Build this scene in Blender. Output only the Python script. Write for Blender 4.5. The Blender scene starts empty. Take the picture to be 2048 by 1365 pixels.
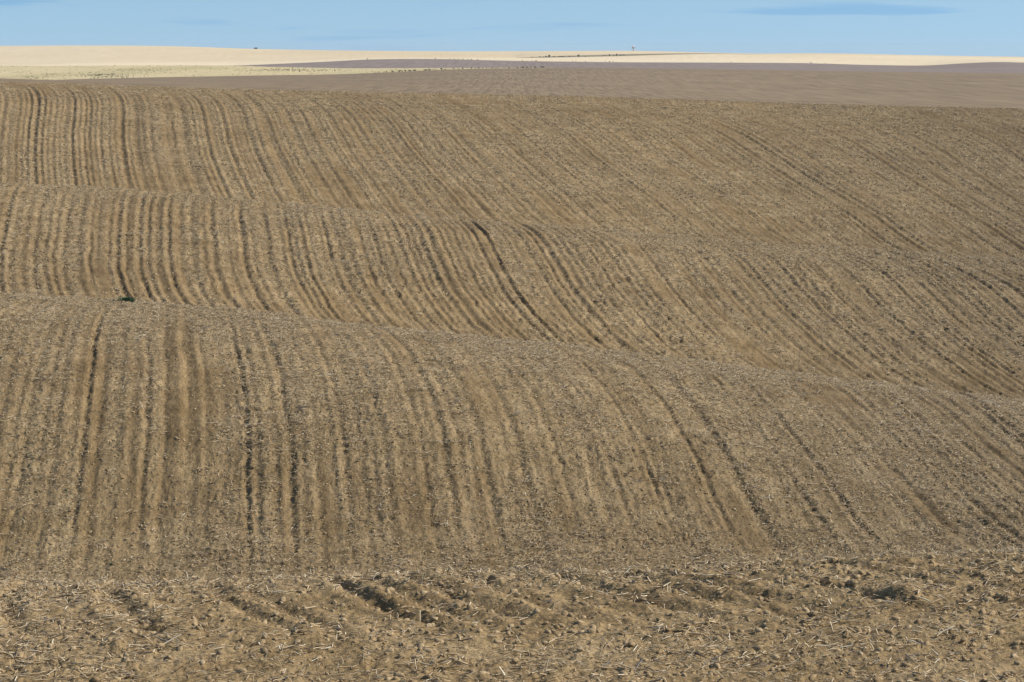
import bpy, math, random
import numpy as np

rng = np.random.default_rng(7)
random.seed(7)
scene = bpy.context.scene
COL = scene.collection

# ------------------------------------------------------------------ camera
EYE = 3.0                                  # eye height above the headland
FPX = 5689.0                               # 100 mm lens, in pixels of a 2048 px wide frame
HOR = 100.0                                # image row of eye level
cam_d = bpy.data.cameras.new('camera')
cam_d.sensor_width = 36.0
cam_d.lens = 100.0
cam_d.shift_y = -(682.5 - HOR) / 2048.0
cam_d.clip_start = 0.5
cam_d.clip_end = 60000.0
cam = bpy.data.objects.new('camera', cam_d)
COL.objects.link(cam)
cam.location = (0, 0, EYE)
cam.rotation_euler = (math.radians(90), 0, 0)
scene.camera = cam

# ------------------------------------------------------------------ world, sun, exposure
SUN_AZ, SUN_EL = math.radians(88), math.radians(38)      # clockwise from the view axis
world = bpy.data.worlds.new('World')
scene.world = world
world.use_nodes = True
wn, wl = world.node_tree.nodes, world.node_tree.links
wn.clear()
w_out = wn.new('ShaderNodeOutputWorld')
w_bg = wn.new('ShaderNodeBackground')
w_sky = wn.new('ShaderNodeTexSky')
w_sky.sky_type = 'NISHITA'
w_sky.sun_disc = False
w_sky.sun_elevation = SUN_EL
w_sky.sun_rotation = SUN_AZ
w_sky.altitude = 600
w_sky.air_density = 1.0
w_sky.dust_density = 0.4
w_sky.ozone_density = 2.5
w_tc = wn.new('ShaderNodeTexCoord')
w_add = wn.new('ShaderNodeVectorMath'); w_add.operation = 'ADD'
w_add.inputs[1].default_value = (0, 0, 0.13)
w_nrm = wn.new('ShaderNodeVectorMath'); w_nrm.operation = 'NORMALIZE'
wl.new(w_tc.outputs['Generated'], w_add.inputs[0])
wl.new(w_add.outputs[0], w_nrm.inputs[0])
wl.new(w_nrm.outputs[0], w_sky.inputs['Vector'])
# faint streaks of thin high cloud, a function of sky direction
w_map = wn.new('ShaderNodeMapping')
w_map.inputs['Scale'].default_value = (7.0, 7.0, 85.0)
w_map.inputs['Location'].default_value = (3.0, 0.0, 1.02)
w_noi = wn.new('ShaderNodeTexNoise')
w_noi.inputs['Scale'].default_value = 1.0
w_noi.inputs['Detail'].default_value = 4.0
w_noi.inputs['Distortion'].default_value = 0.4
w_ramp = wn.new('ShaderNodeMapRange'); w_ramp.interpolation_type = 'SMOOTHSTEP'
w_ramp.inputs['From Min'].default_value = 0.555
w_ramp.inputs['From Max'].default_value = 0.66
w_ramp.inputs['To Max'].default_value = 0.85
w_mix = wn.new('ShaderNodeMix'); w_mix.data_type = 'RGBA'; w_mix.blend_type = 'MULTIPLY'
w_mix.inputs['B'].default_value = (0.70, 0.84, 0.97, 1)
wl.new(w_tc.outputs['Generated'], w_map.inputs['Vector'])
wl.new(w_map.outputs[0], w_noi.inputs['Vector'])
wl.new(w_noi.outputs['Fac'], w_ramp.inputs['Value'])
wl.new(w_ramp.outputs[0], w_mix.inputs['Factor'])
w_tint = wn.new('ShaderNodeMix'); w_tint.data_type = 'RGBA'; w_tint.blend_type = 'MULTIPLY'
w_tint.inputs['Factor'].default_value = 1.0
w_tint.inputs['B'].default_value = (1.0, 1.03, 0.985, 1)
wl.new(w_sky.outputs[0], w_tint.inputs['A'])
wl.new(w_tint.outputs['Result'], w_mix.inputs['A'])
wl.new(w_mix.outputs['Result'], w_bg.inputs['Color'])
w_bg.inputs['Strength'].default_value = 0.115
wl.new(w_bg.outputs[0], w_out.inputs['Surface'])

sun_d = bpy.data.lights.new('sun', 'SUN')
sun_d.energy = 4.7
sun_d.angle = math.radians(0.53)
sun_d.color = (1.0, 0.94, 0.84)
sun = bpy.data.objects.new('sun', sun_d)
COL.objects.link(sun)
sx, sy, sz = math.sin(SUN_AZ) * math.cos(SUN_EL), math.cos(SUN_AZ) * math.cos(SUN_EL), math.sin(SUN_EL)
from mathutils import Vector
sun.rotation_euler = Vector((sx, sy, sz)).to_track_quat('Z', 'Y').to_euler()
sun.location = (30, 0, 30)

vs = scene.view_settings
vs.view_transform = 'Standard'
vs.look = 'None'
vs.exposure = 0.26
vs.gamma = 1.0
vs.use_curve_mapping = False

# ------------------------------------------------------------------ helpers
def tag(o, label=None, cat=None, group=None, kind=None):
    if label: o['label'] = label
    if cat: o['category'] = cat
    if group: o['group'] = group
    if kind: o['kind'] = kind
    return o

def link(name, me, parent=None):
    o = bpy.data.objects.new(name, me)
    COL.objects.link(o)
    if parent is not None: o.parent = parent
    return o

def mesh_np(name, V, F, smooth=True):
    """F: (n,4) or (n,3) int array"""
    me = bpy.data.meshes.new(name)
    k = F.shape[1]
    me.vertices.add(len(V)); me.vertices.foreach_set('co', np.ascontiguousarray(V, dtype=np.float32).ravel())
    me.loops.add(F.size); me.loops.foreach_set('vertex_index', np.ascontiguousarray(F, dtype=np.int32).ravel())
    me.polygons.add(len(F))
    me.polygons.foreach_set('loop_start', np.arange(0, F.size, k, dtype=np.int32))
    me.polygons.foreach_set('loop_total', np.full(len(F), k, dtype=np.int32))
    if smooth: me.polygons.foreach_set('use_smooth', np.ones(len(F), dtype=bool))
    me.update(calc_edges=True)
    return me

def grid_mesh(name, P):
    """P: (rows, cols, 3)"""
    R, C = P.shape[:2]
    idx = np.arange(R * C).reshape(R, C)
    F = np.stack([idx[:-1, :-1], idx[:-1, 1:], idx[1:, 1:], idx[1:, :-1]], -1).reshape(-1, 4)
    return mesh_np(name, P.reshape(-1, 3), F)

def add_attr(me, name, vals):
    a = me.attributes.new(name, 'FLOAT', 'POINT')
    a.data.foreach_set('value', np.ascontiguousarray(vals, dtype=np.float32).ravel())

def hsh(ix, iy, s):
    n = (ix.astype(np.int64) * 374761393 + iy.astype(np.int64) * 668265263 + s * 1274126177) & 0xffffffff
    n = ((n ^ (n >> 13)) * 1274126177) & 0xffffffff
    n = (n ^ (n >> 16)) & 0xffffffff
    n = (n * 2246822519) & 0xffffffff
    return ((n ^ (n >> 15)) & 0xffffff) / float(0x1000000)

def vnoise(x, y, s=0):
    """smooth value noise in -1..1"""
    ix, iy = np.floor(x), np.floor(y)
    fx, fy = x - ix, y - iy
    fx = fx * fx * fx * (fx * (fx * 6 - 15) + 10); fy = fy * fy * fy * (fy * (fy * 6 - 15) + 10)
    a, b = hsh(ix, iy, s), hsh(ix + 1, iy, s)
    c, d = hsh(ix, iy + 1, s), hsh(ix + 1, iy + 1, s)
    return ((a + (b - a) * fx) * (1 - fy) + (c + (d - c) * fx) * fy) * 2 - 1

def fbm(x, y, s=0, o=3, g=0.5):
    r = np.zeros(np.broadcast(x, y).shape); a = 1.0; t = 0
    for i in range(o):
        r += a * vnoise(x + 17.3 * i, y - 9.1 * i, s + i * 13); t += a
        x, y = (x * 0.8 - y * 0.6) * 2.03, (x * 0.6 + y * 0.8) * 2.03
        a *= g
    return r / t

def clodbump(x, y, s, thr=0.5):
    """round lumps of random size, one per cell with probability 1-thr; 0..1"""
    ix, iy = np.floor(x), np.floor(y)
    best = np.zeros(x.shape)
    for dx in (-1, 0, 1):
        for dy in (-1, 0, 1):
            jx, jy = ix + dx, iy + dy
            r = hsh(jx, jy, s)
            rad = np.where(r > thr, 0.25 + 0.45 * ((r - thr) / (1 - thr)) ** 2, 1e-6)
            px, py = jx + hsh(jx, jy, s + 1), jy + hsh(jx, jy, s + 2)
            e = 0.6 + 0.8 * hsh(jx, jy, s + 3)
            q = 1 - ((x - px) ** 2 * e + (y - py) ** 2 / e) / rad ** 2
            best = np.maximum(best, np.sqrt(np.clip(q, 0, 1)) * rad)
    return best

def sstep(a, b, x):
    t = np.clip((x - a) / (b - a), 0, 1)
    return t * t * (3 - 2 * t)

def pchip_slopes(xs, ys):
    """along axis 0"""
    h = np.diff(xs, axis=0); d = np.diff(ys, axis=0) / h
    m = np.zeros_like(ys)
    w1 = 2 * h[1:] + h[:-1]; w2 = h[1:] + 2 * h[:-1]
    with np.errstate(divide='ignore', invalid='ignore'):
        hm = (w1 + w2) / (w1 / d[:-1] + w2 / d[1:])
    m[1:-1] = np.where(d[:-1] * d[1:] > 0, hm, 0)
    m[0], m[-1] = d[0], d[-1]
    return m

def curve(pts):
    """smooth function through (x, value) points, straight beyond the ends"""
    p = np.array(pts, float); xs, ys = p[:, 0], p[:, 1]
    if len(xs) == 1: return lambda x: np.full(np.shape(x), ys[0])
    if len(xs) == 2: m = np.full(2, (ys[1] - ys[0]) / (xs[1] - xs[0]))
    else:
        h = np.diff(xs); d = np.diff(ys) / h
        m = np.empty(len(xs)); m[0], m[-1] = d[0], d[-1]
        m[1:-1] = (d[:-1] * h[1:] + d[1:] * h[:-1]) / (h[1:] + h[:-1])
    def f(x):
        x = np.asarray(x, float)
        k = np.clip(np.searchsorted(xs, x) - 1, 0, len(xs) - 2)
        h = xs[k + 1] - xs[k]; t = (x - xs[k]) / h; tc = np.clip(t, 0, 1)
        v = (ys[k] * (1 + 2 * tc) * (1 - tc) ** 2 + m[k] * h * tc * (1 - tc) ** 2
             + ys[k + 1] * tc * tc * (3 - 2 * tc) + m[k + 1] * h * tc * tc * (tc - 1))
        return v + np.where(t < 0, m[k] * (x - xs[k]), 0) + np.where(t > 1, m[k + 1] * (x - xs[k + 1]), 0)
    return f

# ------------------------------------------------------------------ the lie of the land
# every line below is a contour feature of the land (brow, foot, crest ...): its distance from the
# camera station and its fall below eye level (as y, 5689 units = 45 degrees) by bearing x (1024 = ahead)
BROW = [(0, 1168), (230, 1166), (500, 1158), (850, 1143), (1400, 1137), (1750, 1122), (2048, 1110)]
CR1 = [(0, 590), (250, 602), (500, 626), (700, 649), (1100, 690), (1500, 740), (2048, 802)]
CR2 = [(0, 368), (250, 380), (500, 402), (800, 430), (1200, 460), (1600, 492), (2048, 520)]
CR3 = [(0, 164), (250, 172), (500, 180), (800, 186), (1200, 195), (1600, 208), (2048, 218)]
def off(pts, dy): return [(x, y + dy) for x, y in pts]
X3 = (0, 1024, 2048)
def t3(*v): return list(zip(X3, v))
NEAR = [  # (distance curve, y curve, rows to the next line)
    (t3(6.5, 6.5, 6.5), t3(2700, 2700, 2700), 12),
    (t3(10, 10, 10), t3(1800, 1800, 1800), 30),
    (t3(13.4, 13.4, 13.4), t3(1372, 1372, 1368), 150),
    (t3(15.2, 15.2, 15.2), t3(1255, 1238, 1218), 185),
    (t3(17.8, 17.5, 17.2), BROW, 22),
    (t3(21, 21, 21), off(BROW, 70), 10),
    (t3(27, 27, 27), off(BROW, 190), 22),
    (t3(34, 34, 34.5), t3(1160, 1138, 1115), 70),
    (t3(36.5, 36.5, 37), t3(1000, 998, 1030), 75),
    (t3(39, 39, 40), t3(838, 855, 945), 70),
    (t3(42, 42.3, 44), t3(715, 760, 866), 60),
    (t3(46, 46, 48), t3(630, 704, 818), 50),
    (t3(51, 50.5, 52.5), CR1, 16),
    (t3(57, 57, 58), off(CR1, 30), 8),
    (t3(67, 67, 68), off(CR1, 70), 14),
    (t3(80, 80, 80), off(CR1, 3), 52),
    (t3(85, 86, 86), t3(530, 600, 722), 56),
    (t3(92, 93, 94), t3(450, 520, 638), 52),
    (t3(100, 100, 102), t3(394, 466, 562), 50),
    (t3(108, 108, 111), CR2, 14),
    (t3(117, 117, 120), off(CR2, 22), 8),
    (t3(130, 130, 132), off(CR2, 45), 12),
    (t3(145, 145, 146), off(CR2, 2), 40),
    (t3(155, 155, 155), t3(310, 375, 452), 42),
    (t3(170, 170, 170), t3(238, 300, 366), 42),
    (t3(186, 186, 186), t3(188, 234, 284), 42),
    (t3(202, 202, 204), CR3, 14),
    (t3(222, 222, 224), off(CR3, 10), 8),
    (t3(262, 262, 262), off(CR3, 24), 1),
]
def profile(lines, xs):
    D = np.stack([curve(l[0])(xs) for l in lines]); Y = np.stack([curve(l[1])(xs) for l in lines])
    return D, Y, pchip_slopes(D, Y)

def sample(D, Y, M, counts):
    Do, Yo = [], []
    for k in range(len(counts)):
        n = counts[k]; last = k == len(counts) - 1
        t = (np.arange(n + (1 if last else 0)) / n)[:, None]
        h = (D[k + 1] - D[k])[None]
        Do.append(D[k][None] + t * h)
        Yo.append(Y[k] * (1 + 2 * t) * (1 - t) ** 2 + M[k] * h * t * (1 - t) ** 2
                  + Y[k + 1] * t * t * (3 - 2 * t) + M[k + 1] * h * t * t * (t - 1))
    return np.concatenate(Do), np.concatenate(Yo)

def to_xyz(xs, D, Y):
    return np.stack([(xs - 1024) / FPX * D, D, EYE - D * (Y - HOR) / FPX], -1)

# depth on a visible slope for a (bearing, fall) pair: used to carry the surveyed drill rows onto the land
def depth_at(x, y, k0, k1):
    xs = np.array([float(x)])
    D, Y, M = profile(NEAR, xs)
    Do, Yo = sample(D[k0:k1 + 1], Y[k0:k1 + 1], M[k0:k1 + 1], [60] * (k1 - k0))
    Do, Yo = Do[:, 0], Yo[:, 0]
    return float(np.interp(-y, -Yo, Do))

# ------------------------------------------------------------------ surveyed drill rows
R1 = [[(57,613),(31,652),(4,692)], [(132,657),(114,705),(99,753),(88,824)], [(211,622),(196,670),(182,718),(172,806),(163,868),(154,912)],
 [(299,824),(290,877),(284,947)], [(363,635),(369,692),(374,780),(376,894),(374,956),(369,1022),(367,1088)],
 [(457,639),(468,696),(477,749),(486,824),(492,877),(497,956),(501,1000),(503,1079)],
 [(530,666),(545,736),(563,806),(576,885),(583,934),(589,1000),(594,1088)], [(611,652),(638,705),(660,762),(682,824),(699,885)],
 [(713,710),(733,767),(753,815),(766,864),(770,903)],
 [(744,666),(779,701),(805,749),(827,789),(836,829),(843,873),(845,934),(845,982),(852,1040),(858,1097)],
 [(845,714),(876,758),(893,793),(907,833),(918,886),(924,934),(926,978),(931,1031)],
 [(920,686),(959,727),(986,771),(1012,811),(1023,855),(1034,899),(1043,947),(1049,987),(1058,1031)],
 [(1038,749),(1069,793),(1087,829),(1102,868),(1111,908),(1120,952),(1133,991)],
 [(1100,719),(1135,763),(1166,798),(1188,837),(1205,886),(1221,930),(1234,969),(1249,1013)],
 [(1157,719),(1205,771),(1236,815),(1258,859),(1280,894),(1298,934),(1309,956)],
 [(1241,719),(1289,763),(1329,811),(1364,859),(1386,903),(1411,953),(1435,1008),(1459,1056)],
 [(1348,767),(1403,830),(1431,870),(1451,913),(1471,941),(1487,969),(1522,1004)],
 [(1360,725),(1407,747),(1463,795),(1506,842),(1546,893),(1574,937),(1601,980)],
 [(1435,736),(1494,767),(1538,814),(1574,858),(1613,905),(1641,949),(1688,1008),(1724,1056),(1767,1099),(1811,1123)],
 [(1538,752),(1581,775),(1625,810),(1661,850),(1696,890),(1728,929)], [(1752,778),(1811,810),(1851,850),(1902,897),(1938,937)],
 [(1934,795),(1981,818),(2017,854),(2048,882)]]
R2 = [[(139,413),(130,453),(126,501),(128,545),(134,589)], [(194,398),(183,438),(178,490),(179,526)], [(264,387),(253,431),(249,482),(253,534),(262,585)],
 [(308,394),(293,446),(293,490),(299,526),(311,581)], [(465,409),(480,446),(484,490),(495,530),(513,574),(535,622)],
 [(505,408),(524,438),(531,479),(546,519),(564,559),(586,607)], [(568,412),(579,438),(577,482),(582,526),(601,574),(623,614),(637,636)],
 [(597,416),(604,453),(602,490),(608,530),(630,570),(656,607)], [(712,430),(725,476),(733,517),(745,566),(762,603)],
 [(737,427),(749,476),(762,521),(772,566)], [(807,447),(819,488),(835,538),(856,595)],
 [(897,443),(926,472),(938,513),(963,562),(987,599),(1024,640),(1061,677)], [(946,444),(971,472),(991,513),(1016,558),(1041,595),(1078,640),(1127,687)],
 [(1012,450),(1049,488),(1078,538),(1102,579),(1131,620),(1172,652),(1201,689)], [(1131,462),(1172,501),(1201,542),(1229,570),(1270,620),(1316,661)],
 [(1250,475),(1291,513),(1324,554),(1365,599),(1398,628)], [(1396,541),(1423,580),(1454,620),(1484,655),(1533,690)],
 [(1436,488),(1498,523),(1528,563),(1559,602),(1594,646),(1638,686),(1691,721)], [(1471,490),(1537,519),(1572,558),(1612,602),(1656,646),(1713,695),(1766,734)],
 [(1559,497),(1621,527),(1660,571),(1713,624),(1761,673),(1814,717),(1871,752)], [(1656,519),(1700,558),(1744,598),(1788,633),(1836,677),(1898,725),(1964,765)],
 [(1744,527),(1792,571),(1832,611),(1876,655),(1920,690)], [(1814,549),(1876,607),(1933,646)], [(1924,545),(1986,589),(2048,629)]]
R3 = [[(70,200),(59,226),(51,277),(51,314),(55,350)], [(92,204),(84,233),(81,281),(80,317),(86,358)], [(128,230),(129,266),(126,306),(130,358)],
 [(203,197),(198,222),(201,270),(203,314)], [(348,182),(374,215),(388,244),(396,281),(403,321),(418,358),(429,391)],
 [(440,197),(462,233),(469,281),(484,321),(502,365),(516,394)], [(502,200),(527,230),(542,266),(553,307),(571,343),(590,383)],
 [(601,197),(645,233),(670,266),(700,310),(745,365),(778,410)], [(704,250),(733,295),(766,345),(790,390),(819,423)],
 [(782,209),(807,242),(831,279),(864,312),(901,353),(934,386),(979,431)], [(922,217),(954,250),(987,287),(1028,320),(1069,353),(1106,390),(1155,431)],
 [(963,226),(1008,275),(1049,312),(1090,353),(1135,390),(1180,423),(1225,455)],
 [(1192,213),(1254,238),(1295,258),(1340,287),(1414,330),(1480,373),(1533,413),(1590,453),(1634,486)],
 [(1629,248),(1687,277),(1744,312),(1810,352),(1876,395),(1942,439),(2008,470),(2048,505)], [(1665,417),(1722,457),(1770,492)]]
R0 = [[(17,1182),(10,1209),(14,1243),(27,1271),(44,1285)], [(222,1175),(236,1213),(260,1244),(290,1271)], [(444,1179),(478,1213),(513,1237),(564,1257)],
 [(478,1165),(526,1189),(560,1220),(601,1247),(646,1267)], [(700,1172),(738,1189),(768,1213),(792,1237)], [(946,1151),(1001,1168),(1062,1189),(1110,1213),(1131,1223)],
 [(1175,1162),(1206,1172),(1254,1189),(1302,1199)], [(1394,1163),(1470,1174)], [(1615,1164),(1664,1175)], [(1786,1155),(1860,1166)]]

def fit_rows(rows, k0, k1, deg):
    """world row coordinate u = X + poly(X, Y), constant along every surveyed row"""
    P, rid = [], []
    for i, r in enumerate(rows):
        # resample each polyline so that long rows weigh more
        for (xa, ya), (xb, yb) in zip(r[:-1], r[1:]):
            for t in (0, 0.5):
                x, y = xa + (xb - xa) * t, ya + (yb - ya) * t
                d = depth_at(x, y, k0, k1); P.append(((x - 1024) / FPX * d, d)); rid.append(i)
        d = depth_at(*r[-1], k0, k1); P.append(((r[-1][0] - 1024) / FPX * d, d)); rid.append(i)
    P = np.array(P); rid = np.array(rid)
    yc, ysc, xsc = P[:, 1].mean(), np.ptp(P[:, 1]) / 2, np.abs(P[:, 0]).max()
    terms = [(i, j) for j in range(1, deg + 1) for i in range(0, deg + 1) if i + j <= deg]
    def B(X, Y):
        a, b = X / xsc, (Y - yc) / ysc
        return [a ** i * b ** j for i, j in terms]
    A = np.stack(B(P[:, 0], P[:, 1]), 1); b = -P[:, 0].copy()
    for i in range(len(rows)):                       # remove each row's own mean
        m = rid == i
        A[m] -= A[m].mean(0); b[m] -= b[m].mean()
    reg = 0.02 * np.eye(len(terms)) * math.sqrt(len(P)) * np.array([0.2 * (i + j) for i, j in terms])[:, None]
    c = np.linalg.lstsq(np.vstack([A, reg]), np.concatenate([b, np.zeros(len(terms))]), rcond=None)[0]
    def u(X, Y):
        Xc = np.clip(X, -1.25 * xsc, 1.25 * xsc); Yc = np.clip(Y, yc - 1.25 * ysc, yc + 1.25 * ysc)
        r = X.copy() if isinstance(X, np.ndarray) else X
        for ck, t in zip(c, B(Xc, Yc)): r = r + ck * t
        return r
    uu = u(P[:, 0], P[:, 1])
    us = np.array([uu[rid == i].mean() for i in range(len(rows))])
    er = max(np.abs(uu[rid == i] - us[i]).max() for i in range(len(rows)))
    vr = [(P[rid == i, 1].min(), P[rid == i, 1].max()) for i in range(len(rows))]
    print('ROWS fit', len(rows), 'max err m', round(er, 3), 'u', np.round(us, 2))
    return u, us, vr

def groove(t):
    """cross-section of one tine mark, t in groove half-widths; a cut with thrown-up shoulders"""
    return -np.exp(-t * t * 1.3) + 0.42 * np.exp(-((t + 1.75) / 0.8) ** 2) + 0.34 * np.exp(-((t - 1.75) / 0.8) ** 2)

def row_relief(U, V, us, vr, width, depth, spacing, seed, minor):
    """grooves at the surveyed rows plus weaker tine marks between them; U across, V along"""
    r = np.zeros(U.shape)
    rr = np.random.default_rng(seed)
    lo, hi = U.min(), U.max()
    extra = []
    s = np.sort(us)
    x = lo
    while x < hi:
        if np.min(np.abs(s - x)) > spacing * 0.5: extra.append(x)
        x += spacing * rr.uniform(0.68, 1.35)
    wob = 0.035 * fbm(V * 0.55, U * 0.4, seed + 5, 2) + 0.012 * vnoise(V * 2.6, U * 1.2, seed + 8)
    wob += 0.30 * width * vnoise(V * 0.55 / width, U * 0.7 / width, seed + 11) + 0.22 * width * vnoise(V * 0.2 / width, U * 0.3 / width, seed + 14)
    crumb = 0.92 + (0.15 if seed == 40 else 0.32) * vnoise(V * 0.45 / width, U * 0.35 / width, seed + 17)
    for i, (c, strong) in enumerate([(c, True) for c in us] + [(c, False) for c in extra]):
        w = width * rr.uniform(0.8, 1.3)
        dep = depth * (rr.uniform(0.62, 0.88) if strong else minor * rr.uniform(0.25, 1.0))
        near = np.abs(U - c) < w * 5 + 0.06
        if not near.any(): continue
        v = V[near]
        amp = 0.86 + 0.42 * vnoise(v * 0.22 / max(width / 0.05, 1) + 31 * i, np.full(v.shape, 0.5), seed + 2)
        amp += 0.22 * vnoise(v * 1.1 + 11 * i, np.full(v.shape, 0.5), seed + 3)
        if strong:
            a, b = vr[i]; e = 0.12 * (b - a) + 0.4
            amp *= 0.6 + 0.4 * sstep(a - 2 * e, a, v) * (1 - sstep(b, b + 2 * e, v))
        r[near] += dep * np.clip(amp * crumb[near], 0.03, 1.15) * groove((U[near] - c + wob[near]) / w)
    return np.clip(r, -0.8 * depth, 0.8 * depth)

# ------------------------------------------------------------------ near field grid
xs = np.concatenate([np.arange(-520, -20, 10.0), np.arange(-20, 2068, 2.0), np.arange(2068, 2570, 10.0)])
Dk, Yk, Mk = profile(NEAR, xs)
counts = [l[2] for l in NEAR[:-1]]
D, Y = sample(Dk, Yk, Mk, counts)
G = to_xyz(xs, D, Y)
rows0 = np.concatenate([[0], np.cumsum(counts)])
X, V = G[..., 0], G[..., 1]

u0, us0, vr0 = fit_rows(R0, 3, 4, 2)
u1, us1, vr1 = fit_rows(R1, 7, 12, 4)
u2, us2, vr2 = fit_rows(R2, 15, 19, 4)
u3, us3, vr3 = fit_rows(R3, 22, 26, 4)

rel = np.zeros(X.shape); straw = np.zeros(X.shape); rowu = X + 0.12 * V; tone_off = np.zeros(X.shape)
def zone(k0, k1, pad=6):
    a, b = rows0[k0], rows0[k1]
    return slice(max(a - pad, 0), min(b + pad, X.shape[0]))
def zone_mask(sl, f=10):
    n = sl.stop - sl.start
    i = np.arange(n)
    return (sstep(0, f, i) * sstep(0, f, n - 1 - i))[:, None]

# headland and brow
z = zone(0, 6, 0); x_, v_ = X[z], V[z]
U = u0(x_, v_)
endm = sstep(14.3, 15.3, v_ + 0.35 * fbm(x_ * 0.8, v_ * 0.8, 3, 2) - 0.12 * np.clip(x_, -3, 3) )
fr = row_relief(U, v_, us0, [(15.0, 17.8)] * len(us0), 0.080, 0.046, 0.34, 40, 0.75)
# along the headland the tool ran crosswise
cross = row_relief(v_ + 0.05 * x_ + 0.06 * fbm(x_ * 0.4, v_ * 0.4, 9, 2), x_, np.array([13.7, 14.35]), [(-3, 3)] * 2, 0.07, 0.02, 0.35, 60, 0.5)
rel[z] += fr * endm + cross * (1 - endm)
# the little spoil heap and pit
mx, my = (1765 - 1024) / FPX * 15.6, 15.6
rel[z] += 0.055 * np.exp(-(((x_ - mx - 0.10) / 0.13) ** 2 + ((v_ - my + 0.05) / 0.22) ** 2)) - 0.025 * np.exp(-(((x_ - mx + 0.06) / 0.10) ** 2 + ((v_ - my) / 0.2) ** 2))
straw[z] = 0.45 + 0.45 * fbm(x_ * 0.9, v_ * 0.7, 70, 3)
tone_off[z] = -1.0 * (1 - sstep(18.5, 22, v_))        # headland soil set lighter than the slopes

def slope(k0, k1, ufun, us, vr, width, depth, spacing, seed, minor, und):
    z = zone(k0, k1); x_, v_ = X[z], V[z]; m = zone_mask(z)
    U = ufun(x_, v_); top_ = v_.mean(); wl_ = {100: 0.17, 200: 0.20, 300: 0.27}[seed]
    r = row_relief(U, v_, us, vr, width, depth, spacing, seed, minor)
    # broad ridging between passes
    r += und * vnoise(U / wl_, v_ * (3.0 / top_), seed + 21) * (0.8 + 0.45 * vnoise(U / 2.2, v_ / (0.2 * top_), seed + 22))
    r += 0.5 * und * vnoise(U / (2.7 * wl_), v_ * (3.0 / top_), seed + 23)
    xi = 1024 + FPX * x_ / v_
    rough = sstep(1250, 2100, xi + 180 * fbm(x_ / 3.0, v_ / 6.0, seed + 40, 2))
    foot = np.zeros(x_.shape) if seed != 100 else 1 - sstep(34.2, 36.8, v_ + 0.9 * fbm(x_ / 1.6, v_ / 1.6, seed + 41, 2))
    r *= (1 - 0.55 * foot) * (1 + 0.45 * rough)
    top = {100: 47.0, 200: 103.0, 300: 186.0}[seed]
    r *= 1 - (0.68 if seed == 300 else 0.25) * sstep(top, top * 1.075, v_)
    r *= 0.92 + 0.25 * fbm(x_ / (0.05 * top), v_ / (0.13 * top), seed + 50, 2)
    rel[z] += r * m
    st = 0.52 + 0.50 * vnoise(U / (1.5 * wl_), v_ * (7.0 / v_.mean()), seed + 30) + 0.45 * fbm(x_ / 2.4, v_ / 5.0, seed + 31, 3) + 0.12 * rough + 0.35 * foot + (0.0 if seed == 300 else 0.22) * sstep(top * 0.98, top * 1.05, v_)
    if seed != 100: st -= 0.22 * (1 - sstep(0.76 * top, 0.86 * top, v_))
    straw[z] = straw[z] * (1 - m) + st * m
    rowu[z] = U
    tone_off[z] = tone_off[z] * (1 - m) + rough * m  # soil set darker and greyer towards the right of each slope
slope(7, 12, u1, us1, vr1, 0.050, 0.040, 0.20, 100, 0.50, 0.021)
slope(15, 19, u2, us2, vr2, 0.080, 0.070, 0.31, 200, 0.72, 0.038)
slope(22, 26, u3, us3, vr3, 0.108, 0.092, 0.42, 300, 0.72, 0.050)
for k0, k1 in ((6, 7), (13, 15), (20, 22)):             # dips between the humps
    a, b_ = rows0[k0], rows0[k1]
    straw[a:b_] = np.maximum(straw[a:b_], 0.55 + 0.3 * fbm(X[a:b_] / 1.5, V[a:b_] / 1.5, 480, 2))
straw = np.clip(straw, 0, 1)

# lumps and crumbs
q = 0.45 + 0.75 * straw
rel += 0.035 * fbm(X / 2.5, V / 2.5, 400, 3)
rel += 0.016 * fbm(X / 0.30, V / 0.30, 410, 3) * q
near = V < 60
xn, vn, qn = X[near], V[near], q[near]
rel[near] += (clodbump(xn / 0.13, vn / 0.13, 420, 0.8) * 0.026 + 0.012 * np.abs(vnoise(xn / 0.09, vn / 0.09, 430))
              + 0.0135 * fbm(xn / 0.045, vn / 0.06, 440, 2)) * qn
far = ~near
xf, vf, qf = X[far], V[far], q[far]
rel[far] += (clodbump(xf / 0.22, vf / 0.22, 450, 0.7) * 0.07 + 0.022 * vnoise(xf / 0.10, vf / 0.25, 460)) * qf
G[..., 2] += rel

# ------------------------------------------------------------------ materials
def new_mat(name):
    m = bpy.data.materials.new(name); m.use_nodes = True
    n = m.node_tree.nodes; b = n['Principled BSDF']
    b.inputs['Roughness'].default_value = 0.95
    b.inputs['Specular IOR Level'].default_value = 0.15
    return m, n, m.node_tree.links, b

def noise(n, l, vec, scale, detail=3, rough=0.55, dist=0.0):
    t = n.new('ShaderNodeTexNoise')
    t.inputs['Scale'].default_value = scale; t.inputs['Detail'].default_value = detail
    t.inputs['Roughness'].default_value = rough; t.inputs['Distortion'].default_value = dist
    if vec is not None: l.new(vec, t.inputs['Vector'])
    return t.outputs['Fac']

def ramp(n, l, fac, stops):
    r = n.new('ShaderNodeValToRGB'); e = r.color_ramp.elements
    while len(e) > 1: e.remove(e[-1])
    e[0].position, e[0].color = stops[0][0], (*stops[0][1], 1)
    for p, c in stops[1:]:
        k = e.new(p); k.color = (*c, 1)
    l.new(fac, r.inputs['Fac'])
    return r.outputs['Color']

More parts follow.
